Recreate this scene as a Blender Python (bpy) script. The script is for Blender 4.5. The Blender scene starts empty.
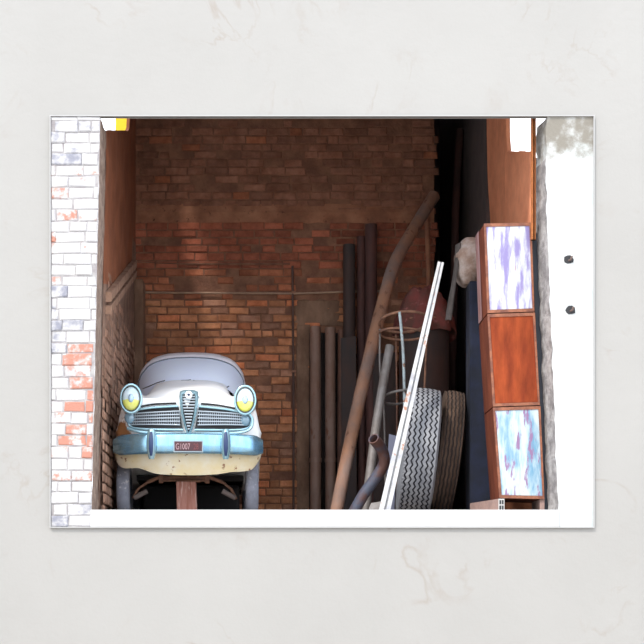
import bpy, math, random
from mathutils import Vector, Matrix, noise
random.seed(7)
S = bpy.context.scene
COL = S.collection
# ---------------------------------------------------------------- camera, world, sun, exposure
F, D, VX, VY, EZ = 1472.0, 16.0, 265.0, 600.0, -0.98
cd = bpy.data.cameras.new('camera'); cam = bpy.data.objects.new('camera', cd); COL.objects.link(cam)
cam.location = (0, -D, EZ); cam.rotation_euler = (math.pi/2, 0, 0)
cd.sensor_width = 36; cd.lens = F*36/644; cd.shift_x = (322-VX)/644; cd.shift_y = (VY-322)/644
cd.clip_end = 500
S.camera = cam
wd = bpy.data.worlds.new('sky'); S.world = wd; wd.use_nodes = True
bg = wd.node_tree.nodes['Background']; bg.inputs[0].default_value = (0.88, 0.93, 1.0, 1); bg.inputs[1].default_value = 1.2
sd = bpy.data.lights.new('sun', 'SUN'); sun = bpy.data.objects.new('sun', sd); COL.objects.link(sun)
sd.energy = 1.3; sd.angle = math.radians(7); sd.color = (1.0, 0.93, 0.84)
sun.rotation_euler = Vector((0.36, 0.56, -0.75)).to_track_quat('-Z', 'Y').to_euler()
vs = S.view_settings
vs.view_transform = 'Standard'; vs.look = 'None'; vs.gamma = 1; vs.use_curve_mapping = False; vs.exposure = 1.3

# ---------------------------------------------------------------- helpers
def W(px, py, Y):
    s = F/(D+Y)
    return Vector(((px-VX)/s, Y, EZ+(VY-py)/s))
def X(px, Y): return (px-VX)*(D+Y)/F
def Z(py, Y): return EZ+(VY-py)*(D+Y)/F

def tag(o, label=None, cat=None, group=None, kind=None):
    if label: o['label'] = label
    if cat: o['category'] = cat
    if group: o['group'] = group
    if kind: o['kind'] = kind
    return o
def empty(name, loc, label, cat, group=None, rz=0):
    o = bpy.data.objects.new(name, None); COL.objects.link(o); o.location = loc; o.rotation_euler = (0, 0, rz)
    o.empty_display_size = 0.1
    return tag(o, label, cat, group)

class MB:
    def __init__(self): self.v = []; self.f = []; self.m = []; self.c = []; self.col = (1, 1, 1, 1)
    def add(self, vs_, fs_, mi=0, col=None):
        n = len(self.v); self.v += [Vector(p) for p in vs_]; self.c += [col or self.col]*len(vs_)
        self.f += [[i+n for i in f] for f in fs_]; self.m += [mi]*len(fs_)
    def box(self, a, b, mi=0, col=None):
        x0, y0, z0 = a; x1, y1, z1 = b
        self.hexa([(x0,y0,z0),(x1,y0,z0),(x1,y1,z0),(x0,y1,z0)], [(x0,y0,z1),(x1,y0,z1),(x1,y1,z1),(x0,y1,z1)], mi, col)
    def hexa(self, bot, top, mi=0, col=None):
        self.add(list(bot)+list(top), [(3,2,1,0),(4,5,6,7),(0,1,5,4),(1,2,6,5),(2,3,7,6),(3,0,4,7)], mi, col)
    def grid(self, rows, mi=0, closed=False, skip=None):
        n = len(rows[0]); vs_ = [p for r in rows for p in r]; fs = []
        for i in range(len(rows)-1):
            for j in range(n if closed else n-1):
                if skip and skip(i, j): continue
                k = (j+1) % n
                fs.append((i*n+j, i*n+k, (i+1)*n+k, (i+1)*n+j))
        self.add(vs_, fs, mi)
    def cap(self, ring, mi=0, flip=False):
        idx = list(range(len(ring)))
        self.add(ring, [idx[::-1] if flip else idx], mi)
    def tube(self, pts, r, n=12, mi=0, caps=True, jit=0, hollow=0, closed=False):
        pts = [Vector(p) for p in pts]; rs = r if isinstance(r, (list, tuple)) else [r]*len(pts)
        rows = []; up = None; m = len(pts)
        for i, p in enumerate(pts):
            if closed: t = pts[(i+1) % m]-pts[i-1]
            else: t = pts[min(i+1, m-1)]-pts[max(i-1, 0)]
            t.normalize()
            if up is None: up = Vector((0, 0, 1)) if abs(t.z) < .9 else Vector((0, 1, 0))
            a = t.cross(up).normalized(); b = a.cross(t).normalized(); up = b
            rr = rs[i]
            row = []
            for k in range(n):
                q = 2*math.pi*k/n; e = rr*(1+jit*(noise.noise(p*3+Vector((math.cos(q), math.sin(q), 0)))))
                row.append(p+a*math.cos(q)*e+b*math.sin(q)*e)
            rows.append(row)
        if closed: rows.append(rows[0])
        if hollow and not closed:
            for end in (0, -1):
                c = pts[end]; inn = [c+(q-c)*(1-hollow) for q in rows[end]]
                dv = (pts[1]-pts[0]).normalized()*rs[0]*3 if end == 0 else (pts[-2]-pts[-1]).normalized()*rs[-1]*3
                deep = [q+dv for q in inn]
                rr_ = [rows[end], inn, deep] if end == 0 else [deep, inn, rows[end]]
                self.grid(rr_[:], mi, True)
                self.cap(deep, mi, end == 0)
            self.grid(rows, mi, True)
            return
        self.grid(rows, mi, True)
        if caps and not closed: self.cap(rows[0], mi, True); self.cap(rows[-1], mi)
    def disc(self, c, a, b, ry, rz, y0, y1, n=32, mi=0):   # elliptic cylinder around Y axis
        r0 = [Vector((c[0]+ry*math.cos(q), y0, c[1]+rz*math.sin(q))) for q in [2*math.pi*k/n for k in range(n)]]
        r1 = [Vector((p.x, y1, p.z)) for p in r0]
        self.grid([r1, r0], mi, True); self.cap(r0, mi, False); self.cap(r1, mi, True)
    def build(self, name, mats, parent=None, smooth=False, bevel=0, seg=2, origin=None, autosmooth=None):
        if not isinstance(mats, (list, tuple)): mats = [mats]
        if parent is not None:
            o0 = Vector((0, 0, 0)); q = parent
            while q is not None: o0 += q.location; q = q.parent
            loc = Vector((0, 0, 0))
        else:
            xs = [v.x for v in self.v]; ys = [v.y for v in self.v]; zs = [v.z for v in self.v]
            o0 = origin or Vector(((min(xs)+max(xs))/2, (min(ys)+max(ys))/2, min(zs))); loc = o0
        me = bpy.data.meshes.new(name)
        me.from_pydata([tuple(v-o0) for v in self.v], [], self.f)
        for m in mats: me.materials.append(m)
        me.polygons.foreach_set('material_index', self.m)
        ca = me.color_attributes.new('Col', 'FLOAT_COLOR', 'POINT')
        ca.data.foreach_set('color', [x for c in self.c for x in c])
        if smooth: me.polygons.foreach_set('use_smooth', [True]*len(me.polygons))
        me.validate(); me.update()
        o = bpy.data.objects.new(name, me); COL.objects.link(o); o.location = loc
        if parent is not None: o.parent = parent
        if bevel:
            b = o.modifiers.new('bevel', 'BEVEL'); b.width = bevel; b.segments = seg; b.limit_method = 'ANGLE'; b.angle_limit = math.radians(35)
        if smooth and autosmooth:
            try: me.set_sharp_from_angle(angle=math.radians(autosmooth))
            except Exception: pass
        return o

def smoothpath(pts, k=6):
    pts = [Vector(p) for p in pts]; out = []
    for i in range(len(pts)-1):
        p0 = pts[max(i-1, 0)]; p1 = pts[i]; p2 = pts[i+1]; p3 = pts[min(i+2, len(pts)-1)]
        for j in range(k):
            t = j/k
            out.append(.5*((2*p1)+(-p0+p2)*t+(2*p0-5*p1+4*p2-p3)*t*t+(-p0+3*p1-3*p2+p3)*t**3))
    out.append(pts[-1]); return out

# ---------------------------------------------------------------- materials
def mat(name, c1, c2=None, rough=.7, metal=0, scale=6, thr=.5, soft=.15, bump=0, bscale=40, c3=None, thr3=.6, scale3=14,
        vcol=False, vary=0.0, stretch=None, spec=.5, coat=0, emit=None, detail=8):
    m = bpy.data.materials.new(name); m.use_nodes = True; nt = m.node_tree; N = nt.nodes; L = nt.links
    b = N['Principled BSDF']; b.inputs['Roughness'].default_value = rough; b.inputs['Metallic'].default_value = metal
    b.inputs['Specular IOR Level'].default_value = spec
    tc = N.new('ShaderNodeTexCoord'); vec = tc.outputs['Object']
    if stretch:
        mp = N.new('ShaderNodeMapping'); mp.inputs['Scale'].default_value = stretch; L.new(vec, mp.inputs['Vector']); vec = mp.outputs[0]
    def nz(sc, det=detail, off=0):
        n = N.new('ShaderNodeTexNoise'); n.inputs['Scale'].default_value = sc; n.inputs['Detail'].default_value = det; n.inputs['Roughness'].default_value = .62
        if off:
            a = N.new('ShaderNodeVectorMath'); a.operation = 'ADD'; a.inputs[1].default_value = (off, off*.7, off*1.3); L.new(vec, a.inputs[0]); L.new(a.outputs[0], n.inputs['Vector'])
        else: L.new(vec, n.inputs['Vector'])
        return n.outputs['Fac']
    def ss(x, t, w):
        r = N.new('ShaderNodeMapRange'); r.interpolation_type = 'SMOOTHSTEP'; L.new(x, r.inputs[0])
        r.inputs[1].default_value = t-w; r.inputs[2].default_value = t+w; return r.outputs[0]
    def mix(f, a, b_, mode='MIX'):
        x = N.new('ShaderNodeMix'); x.data_type = 'RGBA'; x.blend_type = mode
        for s_, v in ((x.inputs[0], f), (x.inputs[6], a), (x.inputs[7], b_)):
            if isinstance(v, (int, float)): s_.default_value = v
            elif isinstance(v, tuple): s_.default_value = (*v, 1) if len(v) == 3 else v
            else: L.new(v, s_)
        return x.outputs[2]
    col = c1
    if c2: col = mix(ss(nz(scale), thr, soft), c1, c2)
    if c3: col = mix(ss(nz(scale3, off=5.3), thr3, .04), col, c3)
    if vcol:
        at = N.new('ShaderNodeVertexColor'); at.layer_name = 'Col'
        col = mix(1.0, col, at.outputs[0], 'MULTIPLY')
    if vary:
        r = N.new('ShaderNodeMapRange'); L.new(nz(scale*2.3, off=2.1), r.inputs[0]); r.inputs[1].default_value = .25; r.inputs[2].default_value = .75
        r.inputs[3].default_value = 1-vary; r.inputs[4].default_value = 1+vary*.6
        cc = N.new('ShaderNodeCombineColor')
        for i in range(3): L.new(r.outputs[0], cc.inputs[i])
        col = mix(1.0, col, cc.outputs[0], 'MULTIPLY')
    if isinstance(col, tuple): b.inputs['Base Color'].default_value = (*col, 1)
    else: L.new(col, b.inputs['Base Color'])
    if bump:
        bp = N.new('ShaderNodeBump'); bp.inputs['Strength'].default_value = bump; bp.inputs['Distance'].default_value = .02
        L.new(nz(bscale, 10), bp.inputs['Height']); L.new(bp.outputs[0], b.inputs['Normal'])
    if coat: b.inputs['Coat Weight'].default_value = coat
    m['h'] = 1
    return m, nt, mix, nz, ss, b

def M(*a, **k): return mat(*a, **k)[0]

# plaster of the large wall: pale grey with soft marbling and a few beige veins
plaster, nt, mix, nz, ss, b = mat('pale_plaster', (.272, .266, .256), (.292, .286, .276), rough=.8, scale=.55, thr=.5, soft=.25, bump=.25, bscale=9)
N = nt.nodes; L = nt.links
cur = b.inputs['Base Color'].links[0].from_socket
wv = N.new('ShaderNodeTexNoise'); wv.inputs['Scale'].default_value = .9; wv.inputs['Detail'].default_value = 5; wv.inputs['Distortion'].default_value = 1.6
tc = N.new('ShaderNodeTexCoord'); L.new(tc.outputs['Object'], wv.inputs['Vector'])
ab = N.new('ShaderNodeMath'); ab.operation = 'SUBTRACT'; ab.inputs[1].default_value = .5; L.new(wv.outputs[0], ab.inputs[0])
ab2 = N.new('ShaderNodeMath'); ab2.operation = 'ABSOLUTE'; L.new(ab.outputs[0], ab2.inputs[0])
r = N.new('ShaderNodeMapRange'); L.new(ab2.outputs[0], r.inputs[0]); r.inputs[1].default_value = 0; r.inputs[2].default_value = .03; r.inputs[3].default_value = 1; r.inputs[4].default_value = 0
g = ss(nz(.8, off=9.0), .60, .1)
mm = N.new('ShaderNodeMath'); mm.operation = 'MULTIPLY'; L.new(r.outputs[0], mm.inputs[0]); L.new(g, mm.inputs[1])
mm2 = N.new('ShaderNodeMath'); mm2.operation = 'MULTIPLY'; mm2.inputs[1].default_value = .75; L.new(mm.outputs[0], mm2.inputs[0])
L.new(mix(mm2.outputs[0], cur, (.235, .205, .18)), b.inputs['Base Color'])

# limewashed facade brick: Col.r = how much bare brick shows, Col.g = tone, Col.b = grey staining
lime, nt, mix, nz, ss, b = mat('limewashed_brick', (.50, .49, .49), (.40, .395, .41), rough=.85, scale=5, thr=.52, soft=.2, bump=.5, bscale=45)
N = nt.nodes; L = nt.links
cur = b.inputs['Base Color'].links[0].from_socket
at = N.new('ShaderNodeVertexColor'); at.layer_name = 'Col'
sp = N.new('ShaderNodeSeparateColor'); L.new(at.outputs[0], sp.inputs[0])
def gate(ch, off, lo, hi):
    a = N.new('ShaderNodeMath'); a.operation = 'ADD'; L.new(nz(9, off=off), a.inputs[0]); L.new(sp.outputs[ch], a.inputs[1])
    return ss(a.outputs[0], (lo+hi)/2, (hi-lo)/2)
c = mix(gate(0, 1.7, .95, 1.15), cur, (.38, .17, .125))
c = mix(gate(2, 4.1, .95, 1.25), c, (.20, .205, .25))
L.new(c, b.inputs['Base Color'])

limemortar = M('limewash_mortar', (.34, .33, .33), (.25, .23, .24), rough=.9, scale=9, bump=.6, bscale=50)
brickmat = M('old_brick', (1, 1, 1), (.62, .52, .44), rough=.9, scale=4.5, thr=.55, soft=.2, bump=.6, bscale=40, vcol=True, vary=.3)
mortar = M('brown_mortar', (.24, .115, .068), (.15, .065, .04), rough=.95, scale=4, bump=.7, bscale=30, vary=.25)
render_brown = M('brown_render', (.33, .15, .085), (.22, .09, .05), rough=.95, scale=2.5, bump=.5, bscale=22, vary=.3, c3=(.09, .035, .02), thr3=.64, scale3=9)
greyrender = M('grey_brown_render', (.24, .14, .09), (.15, .08, .05), rough=.95, scale=3.5, bump=.6, bscale=25, vary=.3, stretch=(1, 1, .5))
redplaster = M('red_brown_plaster', (.26, .085, .035), (.19, .057, .022), rough=.85, scale=2.2, bump=.25, bscale=18, vary=.15)
orangeplaster = M('orange_plaster', (.66, .25, .125), (.55, .19, .09), rough=.85, scale=2.5, bump=.3, bscale=25, vary=.15)
revealm = M('rough_mortar_edge', (.36, .27, .22), (.22, .15, .12), rough=.95, scale=8, bump=.9, bscale=35, vary=.3)
revealg = M('rough_concrete_edge', (.40, .38, .37), (.19, .175, .175), rough=.95, scale=6, bump=.9, bscale=30, vary=.3)
white = M('white_painted_concrete', (.46, .46, .46), (.44, .44, .445), rough=.7, scale=3, bump=.15, bscale=30)
edge = M('white_edge', (.34, .34, .34), rough=.7)
dark = M('shade_dark_masonry', (.085, .06, .055), (.06, .045, .045), rough=.95, scale=3, bump=.4)  # wall colour darkened for the shaded right corner
floorm = M('dirty_concrete_floor', (.30, .25, .21), (.20, .16, .14), rough=.95, scale=3, bump=.4)
groundm = M('pale_ground', (.50, .47, .43), (.45, .42, .38), rough=.95, scale=1)
ceilm = M('dark_roof_board', (.06, .04, .035), rough=.9)

# pier concrete with grey stains towards its top
conc, nt, mix, nz, ss, b = mat('white_concrete_pier', (.47, .485, .485), (.40, .44, .44), rough=.85, scale=1.6, thr=.6, soft=.15, bump=.45, bscale=22)
N = nt.nodes; L = nt.links
cur = b.inputs['Base Color'].links[0].from_socket
tc = N.new('ShaderNodeTexCoord'); sx = N.new('ShaderNodeSeparateXYZ'); L.new(tc.outputs['Object'], sx.inputs[0])
h = N.new('ShaderNodeMapRange'); L.new(sx.outputs[2], h.inputs[0]); h.inputs[1].default_value = 3.55; h.inputs[2].default_value = 4.0; h.inputs[3].default_value = 0; h.inputs[4].default_value = .62
a = N.new('ShaderNodeMath'); a.operation = 'ADD'; L.new(nz(7, off=3), a.inputs[0]); L.new(h.outputs[0], a.inputs[1])
c = mix(ss(a.outputs[0], 1.0, .2), cur, (.185, .17, .145))
c = mix(ss(nz(16, off=8), .72, .03), c, (.30, .30, .32))
L.new(c, b.inputs['Base Color'])

rustpipe = M('rusty_brown_pipe', (.17, .075, .045), (.10, .045, .032), rough=.7, scale=5, bump=.3, vary=.3, stretch=(1, 1, .4))
greypipe = M('grey_brown_pipe', (.22, .14, .11), (.17, .085, .055), rough=.65, scale=3, bump=.25, vary=.25, stretch=(1, 1, .35), c3=(.16, .06, .03), thr3=.64)
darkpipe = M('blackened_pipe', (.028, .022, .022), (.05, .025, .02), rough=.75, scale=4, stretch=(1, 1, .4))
darkred = M('dark_red_pipe', (.085, .03, .024), (.05, .022, .02), rough=.75, scale=4, stretch=(1, 1, .4))
polem = M('weathered_wood_pole', (.18, .13, .115), (.34, .16, .085), rough=.75, scale=1.5, bump=.4, vary=.25, c3=(.16, .07, .04), thr3=.63, scale3=10, stretch=(1, 1, .5))
bluegrey = M('dull_zinc_pipe', (.20, .185, .18), (.15, .13, .12), rough=.55, metal=.2, scale=5, bump=.2, vary=.2)
elbowm = M('zinc_and_rust', (.065, .075, .11), (.10, .045, .035), rough=.6, metal=.2, scale=4, thr=.5, soft=.1, bump=.2)
paleblue = M('pale_blue_painted_iron', (.42, .52, .55), (.30, .33, .34), rough=.6, scale=9, c3=(.24, .12, .07), thr3=.6)
rustiron = M('rusty_iron', (.30, .15, .09), (.16, .08, .055), rough=.8, scale=9, bump=.4)
plankm = M('chipped_white_paint', (.40, .40, .40), (.24, .245, .28), rough=.6, scale=7, thr=.58, c3=(.28, .13, .08), thr3=.63, scale3=12, stretch=(1, 1, .6), bump=.2)
plankg = M('grey_groove_paint', (.30, .31, .34), (.2, .2, .2), rough=.7, scale=9)
rust = M('red_rust_metal', (.17, .045, .022), (.10, .025, .014), spec=.2, rough=.8, scale=3, thr=.5, soft=.2, bump=.2, vary=.3, stretch=(1.4, 1, .45))
rustdoor = M('orange_rust_door', (.27, .052, .016), (.15, .025, .010), spec=.15, rough=.85, scale=2.6, thr=.52, soft=.22, bump=.15, vary=.35, stretch=(2.2, 1, .5))
rustrim = M('rust_rim', (.27, .10, .05), (.15, .05, .03), rough=.75, scale=8, bump=.4, vary=.3)
pinkside = M('faded_pink_paint', (.32, .20, .21), (.22, .10, .09), rough=.7, scale=4, vary=.2, stretch=(1, 1, .4))
bluedoor = M('peeling_blue_white_paint', (.46, .48, .50), (.19, .16, .34), rough=.6, scale=5.5, thr=.52, soft=.1, c3=(.27, .13, .15), thr3=.67, scale3=9, stretch=(2.4, 1, .45), bump=.15)
cyandoor = M('peeling_turquoise_white_paint', (.44, .50, .52), (.10, .24, .36), rough=.6, scale=3.6, thr=.53, soft=.13, c3=(.20, .11, .22), thr3=.59, scale3=7, stretch=(2.0, 1, .45), bump=.15)
navy = M('dark_blue_sheet_metal', (.008, .013, .036), (.006, .009, .02), rough=.9, scale=4, vary=.3)
gap_shade = M('black_gap_shade', (.02, .023, .032), (.03, .035, .05), rough=.5, scale=3)  # near-black standing in for shade beside the cabinets
sackm = M('dirty_canvas', (.40, .33, .30), (.26, .17, .13), rough=.95, scale=6, bump=.6, bscale=30, vary=.2)
sackg = M('grey_canvas', (.09, .075, .07), (.06, .05, .045), rough=.95, scale=6, bump=.6, bscale=30, vary=.2)
redcloth = M('faded_red_cloth', (.19, .045, .04), (.11, .045, .035), rough=.95, scale=6, thr=.5, bump=.4, c3=(.28, .10, .09), thr3=.62, scale3=7)
clay = M('pale_clay', (.32, .21, .18), (.24, .16, .14), rough=.9, scale=8, bump=.4)
clayw = M('whitened_clay', (.4, .39, .38), rough=.9)
black = M('black', (.02, .02, .023), rough=.8)
tread_g = M('dusty_grey_tread', (.215, .22, .235), (.15, .155, .175), rough=.85, scale=5, bump=.2, vary=.15)
groove_g = M('dark_tyre_groove', (.02, .02, .026), rough=.9)
side_g = M('grey_sidewall', (.20, .21, .23), (.14, .15, .17), rough=.7, scale=4, vary=.15)
tread_b = M('brown_dusty_tread', (.10, .06, .04), (.06, .035, .025), rough=.9, scale=6, bump=.3, vary=.25)
groove_b = M('black_brown_groove', (.03, .02, .017), rough=.9)
yellow = M('yellow_awning_cloth', (.90, .62, .02), rough=.7)
woodj = M('orange_brown_timber', (.60, .22, .07), (.46, .16, .055), rough=.8, scale=9)
woodp = M('pinkish_timber', (.42, .20, .16), (.28, .10, .07), rough=.85, scale=4, thr=.55, stretch=(5, 5, .5), bump=.3, c3=(.6, .42, .38), thr3=.58, scale3=5)
woodb = M('tan_timber', (.36, .22, .155), (.25, .14, .09), rough=.9, scale=5, bump=.7, vary=.25)

# ---------------------------------------------------------------- setting
def st(o): o['kind'] = 'structure'; return o
PL, PR, PT, PB = 51, 593, 117, 527
x0, x1, zt, zb = X(PL, 0), X(PR, 0), Z(PT, 0), Z(PB, 0)
m = MB()
m.box((-14, .0, -2.5), (x0, .05, 9)); m.box((x1, .0, -2.5), (14, .05, 9))
m.box((x0, .0, zt), (x1, .05, 9)); m.box((x0, .0, -2.5), (x1, .05, zb))
st(m.build('wall_front', plaster, origin=Vector((0, 0, 0))))
w = .010
for n_, (a, b_) in {1: ((x0-w, zt), (x1+w, zt+w)), 2: ((x0-w, zb-w), (x1+w, zb)), 3: ((x0-w, zb), (x0, zt)), 4: ((x1, zb), (x1+w, zt))}.items():
    m = MB(); m.box((a[0], -.035, a[1]), (b_[0], .02, b_[1])); st(m.build('trim_%d' % n_, edge))
m = MB(); m.box((-25, -45, -2.7), (25, 0, -2.5)); st(m.build('ground', groundm))
m = MB(); m.box((-2.3, .3, -.3), (3.6, 9.2, 0)); st(m.build('floor', floorm))
m = MB(); m.hexa([(-2.2,.06,5.7),(3.1,.06,5.7),(3.1,9.2,8.7),(-2.2,9.2,8.7)], [(-2.2,.06,5.9),(3.1,.06,5.9),(3.1,9.2,8.9),(-2.2,9.2,8.9)]); st(m.build('ceiling', ceilm))

def bricks(m, o, u, n, zlo, zhi, lim, ch, bl, mt, depth, colf, seed=1, jit=.3):
    """brickwork: each brick a bevelled block standing proud of the mortar plane"""
    rnd = random.Random(seed); u = Vector(u).normalized(); n = Vector(n).normalized(); zz = zlo; row = 0
    while zz < zhi:
        h = min(ch*(1+rnd.uniform(-.08, .08)), zhi-zz)
        a0, a1 = lim(zz+h/2)
        p = a0-(rnd.random()*.6+(row % 2)*.5)*bl
        while p < a1:
            L_ = bl*(1+rnd.uniform(-.22, .22))
            if rnd.random() < .18: L_ *= .55
            s, e = max(p, a0), min(p+L_, a1)
            if e-s > .05 and h > .04:
                c = colf((s+e)/2, zz+h/2, rnd)
                if c is not None:
                    g = mt*.5*(1+rnd.uniform(-.3, .5)); dd = depth*(1+rnd.uniform(-.6, .5)); bv = min(.012, h*.12)
                    wob = lambda: rnd.uniform(-1, 1)*ch*.035*jit*3
                    pts = []
                    for (uu, vv) in ((s+g, zz+g), (e-g, zz+g), (e-g, zz+h-g), (s+g, zz+h-g)):
                        pts.append((uu+wob(), vv+wob()))
                    cu = sum(q[0] for q in pts)/4; cv = sum(q[1] for q in pts)/4
                    A = [o+u*q[0]+Vector((0, 0, q[1])) for q in pts]
                    B = [a+n*(dd-bv) for a in A]
                    C = [o+u*(q[0]+(bv if q[0] < cu else -bv))+Vector((0, 0, q[1]+(bv if q[1] < cv else -bv)))+n*(dd+rnd.uniform(-.3, .3)*depth*.4) for q in pts]
                    fs = []
                    for k in range(4):
                        k2 = (k+1) % 4
                        fs += [(k, k2, 4+k2, 4+k), (4+k, 4+k2, 8+k2, 8+k)]
                    fs.append((8, 9, 10, 11))
                    m.add(A+B+C, fs, 1, c)
            p += L_
        zz += h; row += 1

# left brick pier of the facade (leaning inner edge)
def e_left(z):   # inner edge x of the pier at height z (front plane)
    t = (z-zb)/(zt-zb); return X(91.5, 0)+(X(100.5, 0)-X(91.5, 0))*t
m = MB()
y0, y1 = -.012, .6
xr0, xr1 = e_left(zb), e_left(zt)
m.add([(x0, y0, zb), (xr0, y0, zb), (xr1, y0, zt), (x0, y0, zt)], [(0, 1, 2, 3)], 0)
# reveal, subdivided and rough
rows = []
for i in range(60):
    z = zb+(zt-zb)*i/59; r_ = []
    for j in range(7):
        y = y0+(y1-y0)*j/6
        r_.append(Vector((e_left(z)+.012*noise.noise(Vector((y*9, z*5, 0)))*(1 if j else .5), y, z)))
    rows.append(r_)
m.grid(rows, 2)
def lcol(u, z, rnd):
    py = VY-(z-EZ)*92; px = VX+(x0+u)*92
    bare = .0; g = 0
    if 340 < py < 490 and px > 72: bare = rnd.choice([.62, .58, .3, .5])
    elif 160 < py < 285 and px < 92: bare = rnd.choice([0, .3, .4, .5])
    elif 395 < py < 480: bare = rnd.choice([.1, .45, .25])
    if (px < 75 and (120 < py < 170 or 290 < py < 352)) or py > 505: g = rnd.choice([.35, .55, .62])
    elif py < 200: g = rnd.choice([.2, .4, .5])
    return (bare, rnd.random(), g, 1)
bricks(m, Vector((x0, y0, 0)), (1, 0, 0), (0, -1, 0), zb, zt, lambda z: (0, e_left(z)-x0), .122, .29, .007, .012, lcol, 5, .55)
st(m.build('wall_front_left_pier', [limemortar, lime, revealm], origin=Vector((0, 0, 0))))

# right concrete pier
def e_right(z):
    py = VY-(z-EZ)*92
    return X(546 if py < 200 else 546+(py-200)*(12/310), 0)
m = MB(); rows = []
for i in range(70):
    z = zb+(zt-zb)*i/69; r_ = []
    xe = e_right(z)+.02*noise.noise(Vector((0, z*6, 3)))
    r_.append(Vector((xe-.045+.02*noise.noise(Vector((2, z*5, 1))), .35, z))); r_.append(Vector((xe-.01, .12, z))); r_.append(Vector((xe, -.012, z)))
    rows.append(r_)
k_ = int((Z(156, 0)-zb)/(zt-zb)*69)
m.grid(rows[:k_+1], 1); m.grid(rows[k_:], 0)
rows2 = [[r_[2], Vector(((r_[2].x+x1)/2, -.014, r_[2].z)), Vector((x1, -.012, r_[2].z))] for r_ in rows]
m.grid(rows2, 0)
st(m.build('wall_front_right_pier', [conc, revealg], origin=Vector((0, 0, 0)), smooth=False))

# the white sill the bay stands on
m = MB(); m.box((xr0-.01, -.03, zb), (X(559, 0), .3, 0)); st(m.build('trim_5', white, bevel=.006))

# back wall
YB = 5.2
m = MB(); XL, XR = X(132.3, YB), X(434, YB)
m.add([(XL, YB, -.1), (XR, YB, -.1), (XR, YB, 7.5), (XL, YB, 7.5)], [(0, 1, 2, 3)], 0)
m.box((XL, YB+.01, -.1), (XR, YB+.35, 7.5), 0)
zline = Z(222, YB)
def bcol(u, z, rnd):
    x = XL+u; px = VX+x*F/(D+YB); py = VY-(z-EZ)*F/(D+YB)
    t = rnd.random()
    if 296 < px < 312 and py > 300: return None
    if py < 124+4*math.sin(px*.1): return None
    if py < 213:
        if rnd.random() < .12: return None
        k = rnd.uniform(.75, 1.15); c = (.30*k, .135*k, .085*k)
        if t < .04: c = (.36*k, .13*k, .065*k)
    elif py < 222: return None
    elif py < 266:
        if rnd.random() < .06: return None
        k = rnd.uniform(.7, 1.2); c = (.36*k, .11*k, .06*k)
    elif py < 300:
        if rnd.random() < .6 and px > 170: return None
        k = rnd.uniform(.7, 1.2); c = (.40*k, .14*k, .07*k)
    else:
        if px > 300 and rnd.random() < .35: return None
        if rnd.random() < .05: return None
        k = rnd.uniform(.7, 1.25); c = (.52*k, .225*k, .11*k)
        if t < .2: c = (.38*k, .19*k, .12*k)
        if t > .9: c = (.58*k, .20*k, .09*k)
    if px > 345: c = tuple(v*.9 for v in c)  # right-hand bricks coloured darker, standing in for shade
    return (*c, 1)
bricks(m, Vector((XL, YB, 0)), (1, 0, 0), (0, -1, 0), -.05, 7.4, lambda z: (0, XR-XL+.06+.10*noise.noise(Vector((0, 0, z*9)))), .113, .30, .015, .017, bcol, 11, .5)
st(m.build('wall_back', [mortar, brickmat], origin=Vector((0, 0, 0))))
# rendered band under the upper brickwork, rendered panel beside the conduit
m = MB(); rows = []
for i in range(3):
    rows.append([Vector((XL+(XR-XL)*j/60, YB-.004-.03*(i == 1)-.01*noise.noise(Vector((j*.6, i, 0))), zline+(.13*i if i else -.015+.02*noise.noise(Vector((j*.5, 4, 0)))))) for j in range(61)])
m.grid([r_ for r_ in rows], 0)
st(m.build('trim_6', render_brown, origin=Vector((0, 0, 0))))
m = MB()
def rough_panel(m, pxa, pxb, pya, pyb, Y, th, nx=14, nz_=30, seed=0, mi=0):
    rows = []
    for i in range(nz_+1):
        t = i/nz_; py = pyb+(pya-pyb)*t; r_ = []
        for j in range(nx+1):
            s = j/nx; px = pxa+(pxb-pxa)*s
            e = 0 if i in (0, nz_) or j in (0, nx) else 1
            jj = noise.noise(Vector((px*.06, py*.06, seed)))
            r_.append(W(px+(2.5*noise.noise(Vector((py*.09, seed, 1))) if not e else 0), py+(2.5*noise.noise(Vector((px*.12, seed, 2))) if not e else 0), Y-e*(th+.02*jj)))
        rows.append(r_)
    m.grid(rows, mi)
rough_panel(m, 295, 342, 300, 326, YB-.001, .02, seed=3)
rough_panel(m, 296, 311, 322, 519, YB-.001, .025, nz_=50, seed=5)
st(m.build('trim_7', greyrender, origin=Vector((0, 0, 0))))
# dark brick surround of the blocked doorway (edge line of old opening)
m = MB(); m.tube([W(186, 264, YB-.02), W(290, 264, YB-.02)], .018, 6); 
m.tube([W(133, 262, YB-.02), W(186, 264, YB-.02)], .01, 6)
st(m.build('trim_8', mortar, origin=Vector((0, 0, 0))))

# left side wall: rendered, tapering top; brick lower half
def xl(z, Y):
    t = max(0, min(1, (z)/4.2)); xf = X(98.5, .6)+(X(106.8, .6)-X(98.5, .6))*t
    return xf+(X(133.5, 4.7)-xf)*(Y-.6)/4.1
def top_l(Y):
    if Y < 3.9: return Z(130.5, Y)+.015*noise.noise(Vector((Y*3, 0, 0)))
    return Z(130.5, 3.9)+min(1.5, (Y-3.9)*2.2)
m = MB(); rows = []
ys = [.55+4.65*i/40 for i in range(41)]
for i in range(41):
    rows.append([Vector((xl(top_l(y)*i/40, y)+.02*noise.noise(Vector((y*2, i*.3, 7))), y, max(-.05, top_l(y)*i/40))) for y in ys])
m.grid(rows[:25], 2); m.grid(rows[24:], 0)
rows = [[Vector((p.x-.04, p.y, p.z)) for p in r_] for r_ in rows]
m.grid([r_[::-1] for r_ in rows], 0)
m.grid([[Vector((xl(top_l(y), y)-(.04 if k else 0), y, top_l(y))) for y in ys] for k in (0, 1)], 0)
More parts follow.
